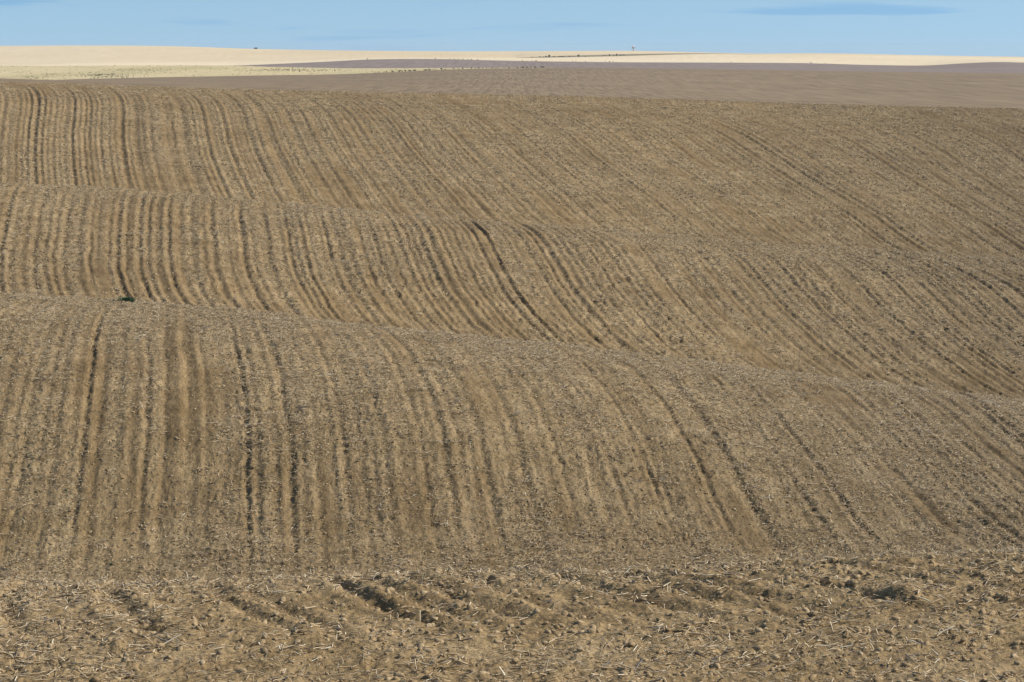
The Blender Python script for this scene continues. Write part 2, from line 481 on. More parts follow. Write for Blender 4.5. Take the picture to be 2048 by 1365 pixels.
def mixc(n, l, fac, a, b, mode='MIX'):
    m = n.new('ShaderNodeMix'); m.data_type = 'RGBA'; m.blend_type = mode
    for s, v in (('Factor', fac), ('A', a), ('B', b)):
        if isinstance(v, (int, float)): m.inputs[s].default_value = v
        elif isinstance(v, tuple): m.inputs[s].default_value = (*v, 1)
        else: l.new(v, m.inputs[s])
    return m.outputs['Result']

def mapr(n, l, v, a, b, c=0.0, d=1.0):
    m = n.new('ShaderNodeMapRange'); m.inputs['From Min'].default_value = a; m.inputs['From Max'].default_value = b
    m.inputs['To Min'].default_value = c; m.inputs['To Max'].default_value = d
    l.new(v, m.inputs['Value']); return m.outputs[0]

def pos(n):
    return n.new('ShaderNodeNewGeometry').outputs['Position']

def scaled(n, l, vec, s):
    m = n.new('ShaderNodeMapping'); m.inputs['Scale'].default_value = s
    l.new(vec, m.inputs['Vector']); return m.outputs[0]

def bump(n, l, b, h, strength, dist, prev=None):
    k = n.new('ShaderNodeBump'); k.inputs['Strength'].default_value = strength; k.inputs['Distance'].default_value = dist
    l.new(h, k.inputs['Height'])
    if prev is not None: l.new(prev, k.inputs['Normal'])
    l.new(k.outputs[0], b.inputs['Normal']); return k.outputs[0]

# tilled soil with chopped residue
SOIL, n, l, b = new_mat('tilled_soil')
p = pos(n)
at = n.new('ShaderNodeAttribute'); at.attribute_name = 'straw'
au = n.new('ShaderNodeAttribute'); au.attribute_name = 'rowu'
sp_ = n.new('ShaderNodeSeparateXYZ'); l.new(p, sp_.inputs[0])
cb = n.new('ShaderNodeCombineXYZ'); l.new(au.outputs['Fac'], cb.inputs[0]); l.new(sp_.outputs[1], cb.inputs[1])
rowv = cb.outputs[0]
soil = ramp(n, l, noise(n, l, p, 1.1, 5, 0.62), [(0.30, (0.182, 0.125, 0.060)), (0.52, (0.258, 0.184, 0.095)), (0.72, (0.320, 0.236, 0.132))])
big_ = ramp(n, l, noise(n, l, p, 0.16, 3, 0.55), [(0.32, (0.90, 0.89, 0.88)), (0.5, (1, 1, 1)), (0.68, (1.10, 1.10, 1.10))])
soil = mixc(n, l, 1.0, soil, big_, 'MULTIPLY')
grit = ramp(n, l, noise(n, l, p, 38.0, 4, 0.7), [(0.30, (0.62, 0.60, 0.58)), (0.5, (1, 1, 1)), (0.72, (1.22, 1.2, 1.16))])
base = mixc(n, l, 1.0, soil, grit, 'MULTIPLY')
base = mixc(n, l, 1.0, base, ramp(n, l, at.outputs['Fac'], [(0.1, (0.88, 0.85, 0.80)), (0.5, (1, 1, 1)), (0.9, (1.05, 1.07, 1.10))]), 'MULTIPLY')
base = mixc(n, l, 1.0, base, ramp(n, l, noise(n, l, scaled(n, l, rowv, (9, 0.5, 1)), 1.0, 3, 0.6), [(0.30, (0.74, 0.71, 0.67)), (0.5, (1, 1, 1)), (0.70, (1.18, 1.18, 1.18))]), 'MULTIPLY')
base = mixc(n, l, 1.0, base, ramp(n, l, noise(n, l, scaled(n, l, rowv, (38, 5, 1)), 1.0, 2, 0.65), [(0.32, (0.70, 0.69, 0.68)), (0.5, (1, 1, 1)), (0.68, (1.2, 1.19, 1.17))]), 'MULTIPLY')
ar_ = n.new('ShaderNodeAttribute'); ar_.attribute_name = 'soil_tone'
base = mixc(n, l, 1.0, base, ramp(n, l, mapr(n, l, ar_.outputs['Fac'], -1, 1), [(0.0, (1.17, 1.16, 1.13)), (0.5, (1, 1, 1)), (1.0, (0.76, 0.77, 0.80))]), 'MULTIPLY')  # lightens headland soil, darkens and greys the right of the slopes
fl = noise(n, l, scaled(n, l, p, (26, 60, 60)), 1.0, 3, 0.7)
flk = mapr(n, l, fl, 0.60, 0.70)
fm = n.new('ShaderNodeMath'); fm.operation = 'MULTIPLY'; l.new(flk, fm.inputs[0]); l.new(at.outputs['Fac'], fm.inputs[1])
base = mixc(n, l, fm.outputs[0], base, (0.46, 0.37, 0.24))
dk = mapr(n, l, noise(n, l, scaled(n, l, p, (22, 48, 48)), 1.0, 3, 0.7), 0.60, 0.72)
dm = n.new('ShaderNodeMath'); dm.operation = 'MULTIPLY'; l.new(dk, dm.inputs[0]); l.new(at.outputs['Fac'], dm.inputs[1])
base = mixc(n, l, dm.outputs[0], base, (0.135, 0.105, 0.075))
l.new(base, b.inputs['Base Color'])
k1 = bump(n, l, b, noise(n, l, p, 60.0, 4, 0.7), 0.8, 0.012)
bump(n, l, b, noise(n, l, p, 14.0, 4, 0.65), 0.7, 0.03, k1)

CLOD, n, l, b = new_mat('dry_clod')
oi = n.new('ShaderNodeObjectInfo')
tone = ramp(n, l, oi.outputs['Random'], [(0.0, (0.25, 0.175, 0.092)), (0.25, (0.31, 0.221, 0.12)), (0.7, (0.37, 0.270, 0.153)), (1.0, (0.42, 0.317, 0.19))])
g = ramp(n, l, noise(n, l, pos(n), 45.0, 4, 0.65), [(0.3, (0.75, 0.74, 0.72)), (0.6, (1.05, 1.05, 1.05))])
l.new(mixc(n, l, 1.0, tone, g, 'MULTIPLY'), b.inputs['Base Color'])
bump(n, l, b, noise(n, l, pos(n), 70.0, 4, 0.7), 0.7, 0.008)

STRAW, n, l, b = new_mat('straw_residue')
oi = n.new('ShaderNodeObjectInfo')
ta = n.new('ShaderNodeAttribute'); ta.attribute_name = 'tone'
tadd = n.new('ShaderNodeMath'); tadd.operation = 'ADD'; l.new(oi.outputs['Random'], tadd.inputs[0]); l.new(ta.outputs['Fac'], tadd.inputs[1])
tfr = n.new('ShaderNodeMath'); tfr.operation = 'FRACT'; l.new(tadd.outputs[0], tfr.inputs[0])
tone = ramp(n, l, tfr.outputs[0], [(0.0, (0.13, 0.115, 0.10)), (0.07, (0.19, 0.165, 0.135)), (0.11, (0.41, 0.302, 0.168)), (0.65, (0.55, 0.42, 0.25)), (0.93, (0.68, 0.55, 0.36)), (1.0, (0.78, 0.70, 0.52))])
l.new(tone, b.inputs['Base Color'])
b.inputs['Roughness'].default_value = 0.6
b.inputs['Specular IOR Level'].default_value = 0.35

# ------------------------------------------------------------------ the ploughed field
me = grid_mesh('ploughed_field', G)
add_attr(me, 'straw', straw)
add_attr(me, 'rowu', rowu)
add_attr(me, 'soil_tone', tone_off)
me.materials.append(SOIL)
field = tag(link('ploughed_field', me), 'rolling ploughed brown field with curving furrows over three humps', 'field', kind='structure')

# ------------------------------------------------------------------ far fields
xf_ = np.concatenate([np.arange(-520, 0, 20.0), np.arange(0, 2049, 6.0), np.arange(2068, 2570, 20.0)])
B1 = [(-200, 176), (0, 168), (100, 161), (250, 156.5), (480, 152), (700, 148), (800, 144), (900, 139.5), (1000, 137), (1100, 136), (1400, 138.5), (1700, 143), (2048, 147)]
B2 = [(-200, 132), (0, 132), (150, 132.5), (300, 131.5), (470, 132), (560, 134.5), (690, 137), (800, 137), (900, 136.3), (1000, 135.8), (1100, 135.7), (1400, 138), (1700, 142.4), (2048, 146.4)]
B3 = [(-200, 131.5), (0, 131.6), (300, 131), (470, 131.5), (560, 128), (650, 124), (740, 119.5), (800, 118.5), (900, 119), (1000, 121.5), (1200, 124.5), (1500, 126), (1620, 127), (1750, 130.5), (1860, 131), (1930, 127), (2000, 124.5), (2048, 125.5)]
B4 = [(-200, 129), (0, 131), (200, 125.2), (300, 123.8), (470, 122.5), (560, 121.5), (700, 117), (900, 115.5), (1070, 116), (1150, 114.8), (1230, 113), (1300, 111), (1350, 109.6), (1420, 108.4), (1500, 109.5), (1650, 110), (1800, 112.5), (2048, 117)]
B5W = curve([(-600, 0.3), (1030, 0.3), (1080, 2.2), (1150, 3.4), (1250, 3.6), (1330, 2.6), (1440, 1.0), (1520, 0.3), (2600, 0.3)])
B5 = [(x, float(curve(B4)(x) - B5W(x))) for x in list(range(-200, 1000, 100)) + list(range(1000, 1560, 30)) + list(range(1600, 2100, 100))]
HZ = [(-200, 92.5), (0, 92.3), (150, 91.5), (350, 93), (500, 98), (700, 101.5), (900, 103), (1100, 102.6), (1250, 102), (1400, 105), (1500, 107.4), (1650, 107), (1800, 110), (1900, 112), (2048, 114)]
FARL = [
    (t3(255, 255, 255), off(CR3, 26.5), 4),
    (t3(330, 330, 330), off(CR3, 8), 5),
    (t3(420, 420, 420), off(CR3, -7), 10),
    (t3(1000, 1000, 1000), B1, 8),
    (t3(1400, 1250, 1100), B2, 8),
    (t3(1500, 1800, 1700), B3, 8),
    (t3(2200, 2400, 2400), B4, 4),
    (t3(2300, 2500, 2500), B5, 12),
    (t3(3500, 3500, 3500), HZ, 6),
    (t3(4500, 4500, 4500), off(HZ, 8), 4),
    (t3(9000, 9000, 9000), off(HZ, 14), 1),
]
Df, Yf, Mf = profile(FARL, xf_)
# keep the order of the lines valid where a strip pinches out
for k in range(3, 8):
    Yf[k + 1] = np.minimum(Yf[k + 1], Yf[k] - 0.25)
Mf = pchip_slopes(Df, Yf)
cf = [l_[2] for l_ in FARL[:-1]]
D2, Y2 = sample(Df, Yf, Mf, cf)
GF = to_xyz(xf_, D2, Y2)
rf = np.concatenate([[0], np.cumsum(cf)])

def far_point(x, y, k0, k1):
    D_, Y_, M_ = profile(FARL, np.array([float(x)]))
    a, b_ = sample(D_[k0:k1 + 1], Y_[k0:k1 + 1], M_[k0:k1 + 1], [40] * (k1 - k0))
    d = float(np.interp(-y, -b_[:, 0], a[:, 0]))
    yy = float(np.interp(d, a[:, 0], b_[:, 0]))
    return Vector(((x - 1024) / FPX * d, d, EYE - d * (yy - HOR) / FPX))

def far_mat(name, stops, sc, fine, bstr=0.3, streak=(1, 1, 1), grain=1.0, con=0.15):
    m, n, l, b = new_mat(name)
    p = pos(n)
    c = ramp(n, l, noise(n, l, scaled(n, l, p, streak), sc, 5, 0.6), stops)
    g = ramp(n, l, noise(n, l, scaled(n, l, p, (6, 0.09, 1)), fine * grain, 3, 0.7), [(0.3, (1 - con,) * 3), (0.7, (1 + con,) * 3)])
    l.new(mixc(n, l, 1.0, c, g, 'MULTIPLY'), b.inputs['Base Color'])
    bump(n, l, b, noise(n, l, p, fine, 3, 0.7), bstr, 0.3)
    return m
FALLOW = far_mat('fallow_soil', [(0.3, (0.208, 0.150, 0.090)), (0.7, (0.254, 0.188, 0.116))], 0.03, 0.9, 0.5, (0.35, 1, 1), 0.28, 0.34)
FALLOW2 = far_mat('grey_fallow_soil', [(0.3, (0.215, 0.168, 0.138)), (0.7, (0.255, 0.202, 0.170))], 0.02, 0.6, 0.4, (0.3, 1, 1), 0.2, 0.22)
GRASS = far_mat('dry_grass', [(0.3, (0.43, 0.36, 0.18)), (0.5, (0.54, 0.44, 0.24)), (0.7, (0.61, 0.49, 0.28))], 0.035, 0.5, 0.4, (0.5, 0.3, 1))
DITCH = far_mat('ditch_scrub', [(0.3, (0.20, 0.165, 0.10)), (0.7, (0.33, 0.27, 0.17))], 0.05, 0.5, 0.5, (0.5, 1, 1))
WHEAT = far_mat('pale_stubble', [(0.25, (0.63, 0.51, 0.325)), (0.5, (0.71, 0.58, 0.385)), (0.75, (0.75, 0.625, 0.43))], 0.012, 0.2, 0.25, (0.25, 0.12, 1))
WHEAT2 = far_mat('tan_stubble', [(0.25, (0.57, 0.445, 0.265)), (0.5, (0.64, 0.51, 0.32)), (0.75, (0.70, 0.57, 0.385))], 0.010, 0.15, 0.25, (0.3, 0.10, 1))

def strip(name, k0, k1, mat, label, cols=None):
    P = GF[rf[k0]:rf[k1] + 1]
    if cols is not None: P = P[:, cols]
    me = grid_mesh(name, P); me.materials.append(mat)
    return tag(link(name, me), label, 'field', kind='structure')
strip('fallow_field', 0, 3, FALLOW, 'smooth grey brown fallow field beyond the last hump')
strip('grassy_field', 3, 4, GRASS, 'strip of dry yellow grass dotted with green scrub', xf_ < 1111)
strip('fallow_verge', 3, 4, FALLOW2, 'grey verge where the two fallow fields meet on the right', xf_ > 1104)
strip('grey_fallow_field', 4, 5, FALLOW2, 'thin purplish grey fallow field below the pale stubble', xf_ > 455)
strip('stubble_verge', 4, 5, WHEAT, 'pale stubble verge above the dry grass on the left', xf_ < 463)
strip('lower_stubble_field', 5, 6, WHEAT, 'pale cream stubble field above the grey fallow strip')
strip('scrub_ditch', 6, 7, DITCH, 'olive brown weedy ditch cutting across the stubble hillside', (xf_ > 1030) & (xf_ < 1530))
strip('lower_stubble_margin', 6, 7, WHEAT2, 'narrow tan margin between the two stubble fields left of the ditch', xf_ < 1038)
strip('lower_stubble_margin', 6, 7, WHEAT2, 'narrow tan margin between the two stubble fields right of the ditch', xf_ > 1522)
strip('upper_stubble_field', 7, 10, WHEAT2, 'tan stubble hillside rising to the skyline')

# ------------------------------------------------------------------ loose clods and straw
def ico(sub):
    import bmesh
    bm = bmesh.new(); bmesh.ops.create_icosphere(bm, subdivisions=sub, radius=1.0)
    V_ = np.array([v.co[:] for v in bm.verts]); F_ = np.array([[v.index for v in f.verts] for f in bm.faces]); bm.free()
    return V_, F_

def clod_mesh(seed, sub=2):
    r = np.random.default_rng(seed); V_, F_ = ico(sub)
    s = np.ones(len(V_))
    for _ in range(11):                                  # knock flat faces off the lump
        d = r.normal(size=3); d /= np.linalg.norm(d); c = r.uniform(0.45, 0.85)
        t = V_ @ d; s = np.where(t * s > c, c / np.maximum(t, 1e-3), s)
    V_ = V_ * s[:, None] * (1 + 0.06 * r.normal(size=(len(V_), 1)))
    V_ = V_ * np.array([r.uniform(0.95, 1.6), r.uniform(0.7, 1.1), r.uniform(0.6, 0.95)])
    me = mesh_np('clod', V_, F_, smooth=False); me.materials.append(CLOD); return me

def stalk(r, L=1.0, w=0.018, origin=(0, 0, 0), yaw=0.0, pitch=0.0, bend=0.06):
    """bent three-sided stalk, unit length along its own axis"""
    n = 4; V_, F_ = [], []
    b1, b2 = r.normal(0, bend, 2)
    for i in range(n):
        t = i / (n - 1) - 0.5
        c = np.array([t * L, b1 * L * (0.25 - t * t) * 4, b2 * L * (0.25 - t * t) * 2])
        ww = w * (1.0 - 0.35 * (t + 0.5))
        for a in (0.4, 2.5, 4.6):
            V_.append(c + np.array([0, math.cos(a) * ww, math.sin(a) * ww]))
    for i in range(n - 1):
        for k in range(3):
            a, b_ = i * 3 + k, i * 3 + (k + 1) % 3
            F_.append([a, b_, b_ + 3, a + 3])
    V_ = np.array(V_)
    cp, sp, cy, sy_ = math.cos(pitch), math.sin(pitch), math.cos(yaw), math.sin(yaw)
    V_ = V_ @ np.array([[cp, 0, sp], [0, 1, 0], [-sp, 0, cp]])
    V_ = V_ @ np.array([[cy, sy_, 0], [-sy_, cy, 0], [0, 0, 1]])
    return V_ + np.array(origin), np.array(F_)

def straw_mesh(seed):
    r = np.random.default_rng(seed)
    V_, F_ = stalk(r, w=r.uniform(0.015, 0.022) if seed % 2 == 0 else r.uniform(0.045, 0.075)); me = mesh_np('straw', V_, F_, smooth=False)
    me.materials.append(STRAW); return me

def bundle_mesh(seed, n=9):
    r = np.random.default_rng(seed); Vs, Fs, o = [], [], 0
    y0 = r.uniform(0, 6.28)
    for _ in range(n):
        V_, F_ = stalk(r, L=r.uniform(0.5, 1.3), w=r.uniform(0.02, 0.035), origin=(*r.normal(0, 0.30, 2), r.uniform(0.0, 0.14)), yaw=y0 + r.normal(0, 0.8), pitch=r.normal(0, 0.25), bend=0.12)
        Vs.append(V_); Fs.append(F_ + o); o += len(V_)
    me = mesh_np('straw_bundle', np.concatenate(Vs), np.concatenate(Fs), smooth=False)
    me.materials.append(STRAW); return me

def litter_mesh(seed, n=16, rad=0.13, lo=0.025, hi=0.10, w=0.0032):
    r = np.random.default_rng(seed); Vs, Fs, T, o = [], [], [], 0
    y0 = r.uniform(0, 6.28)
    for _ in range(n):
        L = lo + (hi - lo) * r.uniform() ** 2; a, q_ = r.uniform(0, 6.28), rad * r.uniform() ** 0.5
        V_, F_ = stalk(r, L=L, w=w * r.uniform(0.8, 1.5), origin=(math.cos(a) * q_, math.sin(a) * q_, r.uniform(0.001, 0.016)),
                       yaw=y0 + r.normal(0, 1.1), pitch=r.normal(0, 0.16), bend=0.07)
        Vs.append(V_); Fs.append(F_ + o); o += len(V_); T.append(np.full(len(V_), r.uniform()))
    me = mesh_np('litter', np.concatenate(Vs), np.concatenate(Fs), smooth=False)
    add_attr(me, 'tone', np.concatenate(T)); me.materials.append(STRAW); return me

P00, P01, P10, P11 = G[:-1, :-1], G[:-1, 1:], G[1:, :-1], G[1:, 1:]
AREA = np.linalg.norm(np.cross(P01 - P00, P10 - P00), axis=-1)
CS = 0.25 * (straw[:-1, :-1] + straw[:-1, 1:] + straw[1:, :-1] + straw[1:, 1:])
def pick(dens, k0, k1, nmax):
    """random points on the field between two contour lines, dens per square metre"""
    a, b_ = rows0[k0], rows0[k1]
    w = (AREA[a:b_] * dens(CS[a:b_])).ravel(); tot = w.sum(); n = int(min(tot, nmax))
    c = np.searchsorted(np.cumsum(w), rng.uniform(0, tot, n)); c = np.clip(c, 0, w.size - 1)
    i, j = c // AREA.shape[1] + a, c % AREA.shape[1]
    f, g_ = rng.uniform(0, 1, (2, n, 1))
    return (P00[i, j] * (1 - f) * (1 - g_) + P01[i, j] * (1 - f) * g_ + P10[i, j] * f * (1 - g_) + P11[i, j] * f * g_)

def scatter(name, P, R, S, I, meshes, label, cat):
    me = bpy.data.meshes.new(name)
    me.vertices.add(len(P)); me.vertices.foreach_set('co', P.astype(np.float32).ravel())
    for nm, typ, v in (('rot', 'FLOAT_VECTOR', R), ('scl', 'FLOAT', S)):
        a = me.attributes.new(nm, typ, 'POINT'); a.data.foreach_set('vector' if typ != 'FLOAT' else 'value', v.astype(np.float32).ravel())
    a = me.attributes.new('var', 'INT', 'POINT'); a.data.foreach_set('value', I.astype(np.int32))
    o = tag(link(name, me), label, cat, kind='stuff')
    ng = bpy.data.node_groups.new(name, 'GeometryNodeTree')
    ng.interface.new_socket('Geometry', in_out='INPUT', socket_type='NodeSocketGeometry')
    ng.interface.new_socket('Geometry', in_out='OUTPUT', socket_type='NodeSocketGeometry')
    N, L_ = ng.nodes, ng.links
    gi, go = N.new('NodeGroupInput'), N.new('NodeGroupOutput')
    iop = N.new('GeometryNodeInstanceOnPoints'); jn = N.new('GeometryNodeJoinGeometry')
    protos = []
    for m_ in meshes:
        po = bpy.data.objects.new(m_.name + '_shape', m_); protos.append(po)
    for po in reversed(protos):
        oi_ = N.new('GeometryNodeObjectInfo'); oi_.inputs['Object'].default_value = po
        oi_.inputs['As Instance'].default_value = True
        L_.new(oi_.outputs['Geometry'], jn.inputs[0])
    def na(nm, dt):
        k = N.new('GeometryNodeInputNamedAttribute'); k.data_type = dt; k.inputs['Name'].default_value = nm; return k.outputs['Attribute']
    e2r = N.new('FunctionNodeEulerToRotation')
    L_.new(na('rot', 'FLOAT_VECTOR'), e2r.inputs[0])
    L_.new(gi.outputs[0], iop.inputs['Points']); L_.new(jn.outputs[0], iop.inputs['Instance'])
    iop.inputs['Pick Instance'].default_value = True
    L_.new(na('var', 'INT'), iop.inputs['Instance Index'])
    L_.new(e2r.outputs[0], iop.inputs['Rotation']); L_.new(na('scl', 'FLOAT'), iop.inputs['Scale'])
    L_.new(iop.outputs[0], go.inputs[0])
    md = o.modifiers.new('scatter', 'NODES'); md.node_group = ng
    return o

clods = [clod_mesh(500 + i) for i in range(8)]
straws = [straw_mesh(600 + i) for i in range(6)]
bundles = [bundle_mesh(700 + i) for i in range(6)]

def in_frame(P, m=0):
    x = 1024 + FPX * P[:, 0] / P[:, 1]; y = HOR + FPX * (EYE - P[:, 2]) / P[:, 1]
    return (x > -m) & (x < 2048 + m) & (y < 1365 + m), x, y

CP, CSZ = [], []
for k0, k1, den, lo, hi, pw, nm in ((1, 5, 750, 0.003, 0.030, 9.0, 70000), (5, 13, 200, 0.005, 0.026, 4.2, 130000),
                                    (13, 20, 50, 0.012, 0.046, 3.2, 120000), (20, 27, 17, 0.022, 0.065, 2.8, 110000)):
    P = pick(lambda s_: den * (0.3 + 0.9 * s_ + 0.7 * s_ ** 3), k0, k1, nm)
    t = rng.uniform(0, 1, len(P)) ** pw
    CP.append(P); CSZ.append(lo + (hi - lo) * t)
CP, CSZ = np.concatenate(CP), np.concatenate(CSZ)
CP[:, 2] += CSZ * 0.05
CR = rng.uniform(-1, 1, (len(CP), 3)) * np.array([0.5, 0.5, 3.14]); CI = rng.integers(0, 8, len(CP))
ok, _, _ = in_frame(CP)
app = np.where(ok, CSZ / CP[:, 1], 0); big = np.argsort(-app)[:300]
for i in big:
    o = link('clod', clods[CI[i]], field); o.location = CP[i]; o.rotation_euler = CR[i]; o.scale = (CSZ[i],) * 3
keep = np.ones(len(CP), bool); keep[big] = False
scatter('loose_clods', CP[keep], CR[keep], CSZ[keep], CI[keep], clods, 'small dry soil clods strewn over the ploughed field', 'clods')

SP, SL, ST, SI = [], [], [], []
for k0, k1, den, lo, hi, nm, bf in ((1, 5, 1350, 0.012, 0.085, 150000, 0.005), (5, 13, 190, 0.04, 0.14, 150000, 0.05),
                                    (13, 20, 48, 0.05, 0.18, 90000, 0.30), (20, 27, 10, 0.09, 0.22, 70000, 0.5)):
    P = pick(lambda s_: den * 2.2 * s_ ** 1.6, k0, k1, nm)
    n_ = len(P); isb = rng.uniform(0, 1, n_) < bf
    L0 = lo + (hi - lo) * rng.uniform(0, 1, n_) ** 3
    SP.append(P); SL.append(np.where(isb, np.minimum(L0 * 1.0, 0.16), L0))
    SI.append(np.where(isb, 6 + rng.integers(0, 6, n_), rng.integers(0, 3, n_) * 2 + (L0 < 0.07)))
    pt = rng.normal(0, 0.16, n_); up = rng.uniform(0, 1, n_) < 0.03
    ST.append(np.where(up & ~isb, rng.uniform(0.4, 1.3, n_), pt))
SP, SL, ST, SI = map(np.concatenate, (SP, SL, ST, SI))
SP[:, 2] += 0.006 + 0.5 * SL * np.abs(np.sin(ST)) * (SI < 6) * 0.85
SR = np.stack([np.zeros(len(SP)), ST, rng.uniform(-3.14, 3.14, len(SP))], 1)
ok, _, _ = in_frame(SP)
app = np.where(ok & (SI < 6), SL / SP[:, 1], 0); big = np.argsort(-app)[:300]
for i in big:
    o = link('straw_stalk', straws[SI[i]], field); o.location = SP[i]; o.rotation_euler = SR[i]; o.scale = (SL[i],) * 3
keep = np.ones(len(SP), bool); keep[big] = False
scatter('straw_litter', SP[keep], SR[keep], SL[keep], SI[keep], straws + bundles, 'chopped straw and grey stubble litter lying on the ploughed field', 'straw')
LT = [litter_mesh(900 + i) for i in range(8)] + [litter_mesh(920 + i, 14, 0.20, 0.05, 0.15, 0.0055) for i in range(6)] + [litter_mesh(940 + i, 12, 0.32, 0.09, 0.22, 0.010) for i in range(6)]
LP, LI = [], []
for k0, k1, den, i0, i1 in ((1, 5, 8, 0, 8), (5, 13, 20, 0, 8), (13, 20, 5.2, 8, 14), (20, 27, 1.6, 14, 20)):
    P = pick(lambda s_: den * 2.6 * s_ ** 2.0, k0, k1, 60000)
    LP.append(P); LI.append(rng.integers(i0, i1, len(P)))
LP, LI = np.concatenate(LP), np.concatenate(LI)
LR = np.stack([rng.normal(0, 0.08, len(LP)), rng.normal(0, 0.08, len(LP)), rng.uniform(-3.14, 3.14, len(LP))], 1)
scatter('straw_chaff', LP, LR, rng.uniform(0.75, 1.25, len(LP)), LI, LT, 'fine short chaff and broken stubble covering the ploughed field', 'chaff')


# ------------------------------------------------------------------ plants
def leaf_mat(name, stops):
    m, n, l, b = new_mat(name)
    c = ramp(n, l, noise(n, l, n.new('ShaderNodeTexCoord').outputs['Object'], 6.0, 3, 0.6), stops)
    l.new(c, b.inputs['Base Color']); b.inputs['Roughness'].default_value = 0.75
    return m
WEED = leaf_mat('weed_leaf', [(0.3, (0.045, 0.085, 0.045)), (0.7, (0.10, 0.16, 0.085))])
BUSH = leaf_mat('scrub_leaf', [(0.3, (0.030, 0.055, 0.028)), (0.7, (0.075, 0.105, 0.055))])
BARK = leaf_mat('scrub_wood', [(0.3, (0.07, 0.05, 0.035)), (0.7, (0.12, 0.09, 0.065))])

def shrub_meshes(seed, n=170):
    """unit shrub: 1 wide, about 0.55 high; leafy crown and bare stems"""
    r = np.random.default_rng(seed); Vs, Fs = [], []
    lobes = [(r.uniform(-0.28, 0.28), r.uniform(-0.2, 0.2), r.uniform(0.18, 0.34), r.uniform(0.16, 0.27)) for _ in range(5)]
    for i in range(n):
        cx, cy, cz, rr = lobes[i % 5]
        d = r.normal(size=3); d /= np.linalg.norm(d); q_ = r.uniform(0.35, 1.0) ** 0.5 * rr
        c = np.array([cx, cy, cz]) + d * q_ * np.array([1.1, 1.0, 0.8]); c[2] = max(c[2], 0.03)
        a = r.normal(size=3); a /= np.linalg.norm(a); e = np.cross(a, r.normal(size=3)); e /= np.linalg.norm(e)
        s_ = r.uniform(0.06, 0.11); o = len(Vs)
        Vs += [c - a * s_, c + e * s_ * 0.5, c + a * s_, c - e * s_ * 0.5]; Fs.append([o, o + 1, o + 2, o + 3])
    crown = mesh_np('crown', np.array(Vs), np.array(Fs), smooth=False); crown.materials.append(BUSH)
    Vt, Ft, o = [], [], 0
    for cx, cy, cz, rr in lobes:
        V_, F_ = stalk(r, L=1.0, w=0.035, bend=0.04)
        t = V_[:, 0] + 0.5
        W = np.stack([cx * t + V_[:, 1], cy * t + V_[:, 2], cz * t], 1)
        Vt.append(W); Ft.append(F_ + o); o += len(W)
    stems = mesh_np('stems', np.concatenate(Vt), np.concatenate(Ft), smooth=False); stems.materials.append(BARK)
    return crown, stems
SHR = [shrub_meshes(800 + i) for i in range(5)]

def shrub(P, w, h, label, group, yaw, k):
    e = bpy.data.objects.new('shrub', None); COL.objects.link(e)
    e.location = P; e.rotation_euler = (0, 0, yaw); e.scale = (w, w, h / 0.55)
    tag(e, label, 'shrub', group)
    link('crown', SHR[k % 5][0], e); link('stems', SHR[k % 5][1], e)
    return e

ORD = ['first', 'second', 'third', 'fourth', 'fifth', 'sixth', 'seventh', 'eighth', 'ninth', 'tenth', 'eleventh', 'twelfth', 'thirteenth', 'fourteenth', 'fifteenth',
       'sixteenth', 'seventeenth', 'eighteenth', 'nineteenth', 'twentieth', 'twenty-first', 'twenty-second', 'twenty-third', 'twenty-fourth', 'twenty-fifth', 'twenty-sixth',
       'twenty-seventh', 'twenty-eighth', 'twenty-ninth', 'thirtieth', 'thirty-first', 'thirty-second', 'thirty-third', 'thirty-fourth']
def shrub_row(items, line, dy, lab, group):
    items = sorted(items)
    for i, (x, w, h) in enumerate(items):
        P = far_point(x, float(curve(line)(x)) + dy, 3, 8)
        s_ = P.y / FPX
        shrub(P, w * s_ * 1.1, h * s_ * 1.35, lab.format(ORD[i]), group, rng.uniform(0, 0.6), i)
z1 = [(58,9,9),(85,12,11),(105,9,9),(150,16,8),(180,16,9),(245,34,11),(312,32,16),(346,18,13),(380,30,14),(432,42,12),(482,42,14),(590,46,13),(640,42,12),(685,14,11),(712,12,10),
      (772,26,16),(810,22,9),(906,14,13),(950,14,9),(998,16,14),(1095,14,13),(1130,14,8),(1171,20,12),(1255,12,9),(1500,18,10),(1592,26,9),(1640,52,14),(1690,26,11),(1732,24,12),(1782,30,11),(1860,44,13)]
shrub_row([(740 + x / 5.39, w / 5.39, h / 5.39) for x, w, h in z1], B1, -0.1, '{} shrub from the left in the green row edging the big fallow field', 'shrubs edging the fallow field')
z2 = [(45,35,14),(195,44,24),(270,24,20),(325,50,30),(398,58,46),(490,40,20),(590,30,24),(650,60,22),(700,26,16),(810,34,26),(885,20,14),(985,56,42),(1140,40,14),
      (1500,30,22),(1545,20,16),(1630,28,38),(1715,30,30),(1778,34,44),(1832,34,24),(1870,26,24),(1922,30,22)]
shrub_row([(1060 + x / 10.24, w / 10.24, h / 10.24) for x, w, h in z2], B4, -0.6, '{} shrub from the left along the olive ditch in the stubble hillside', 'shrubs along the ditch')
z3 = [(735,2.6,1.8),(870,3,2),(900,2.5,1),(909,3,1.2),(917,2.5,1.2),(926,3,1.2),(935,3.4,1.3),(943,3,1.3),(955,3,1.2),(1045,2.4,1.2),(1064,2,1),(1070,2.2,1.4),(1073,2,1.4),(1145,2.6,1.2),
      (1152,2,1.2),(1171,2,1.4),(1211,2.4,1.3),(1219,2,2),(1226,3,1.3),(1463,2,1.3),(1622,3,1.6),(1650,2.4,1)]
shrub_row(z3, B3, -0.15, '{} tiny shrub from the left between the grey fallow and pale stubble', 'tiny shrubs below the stubble')

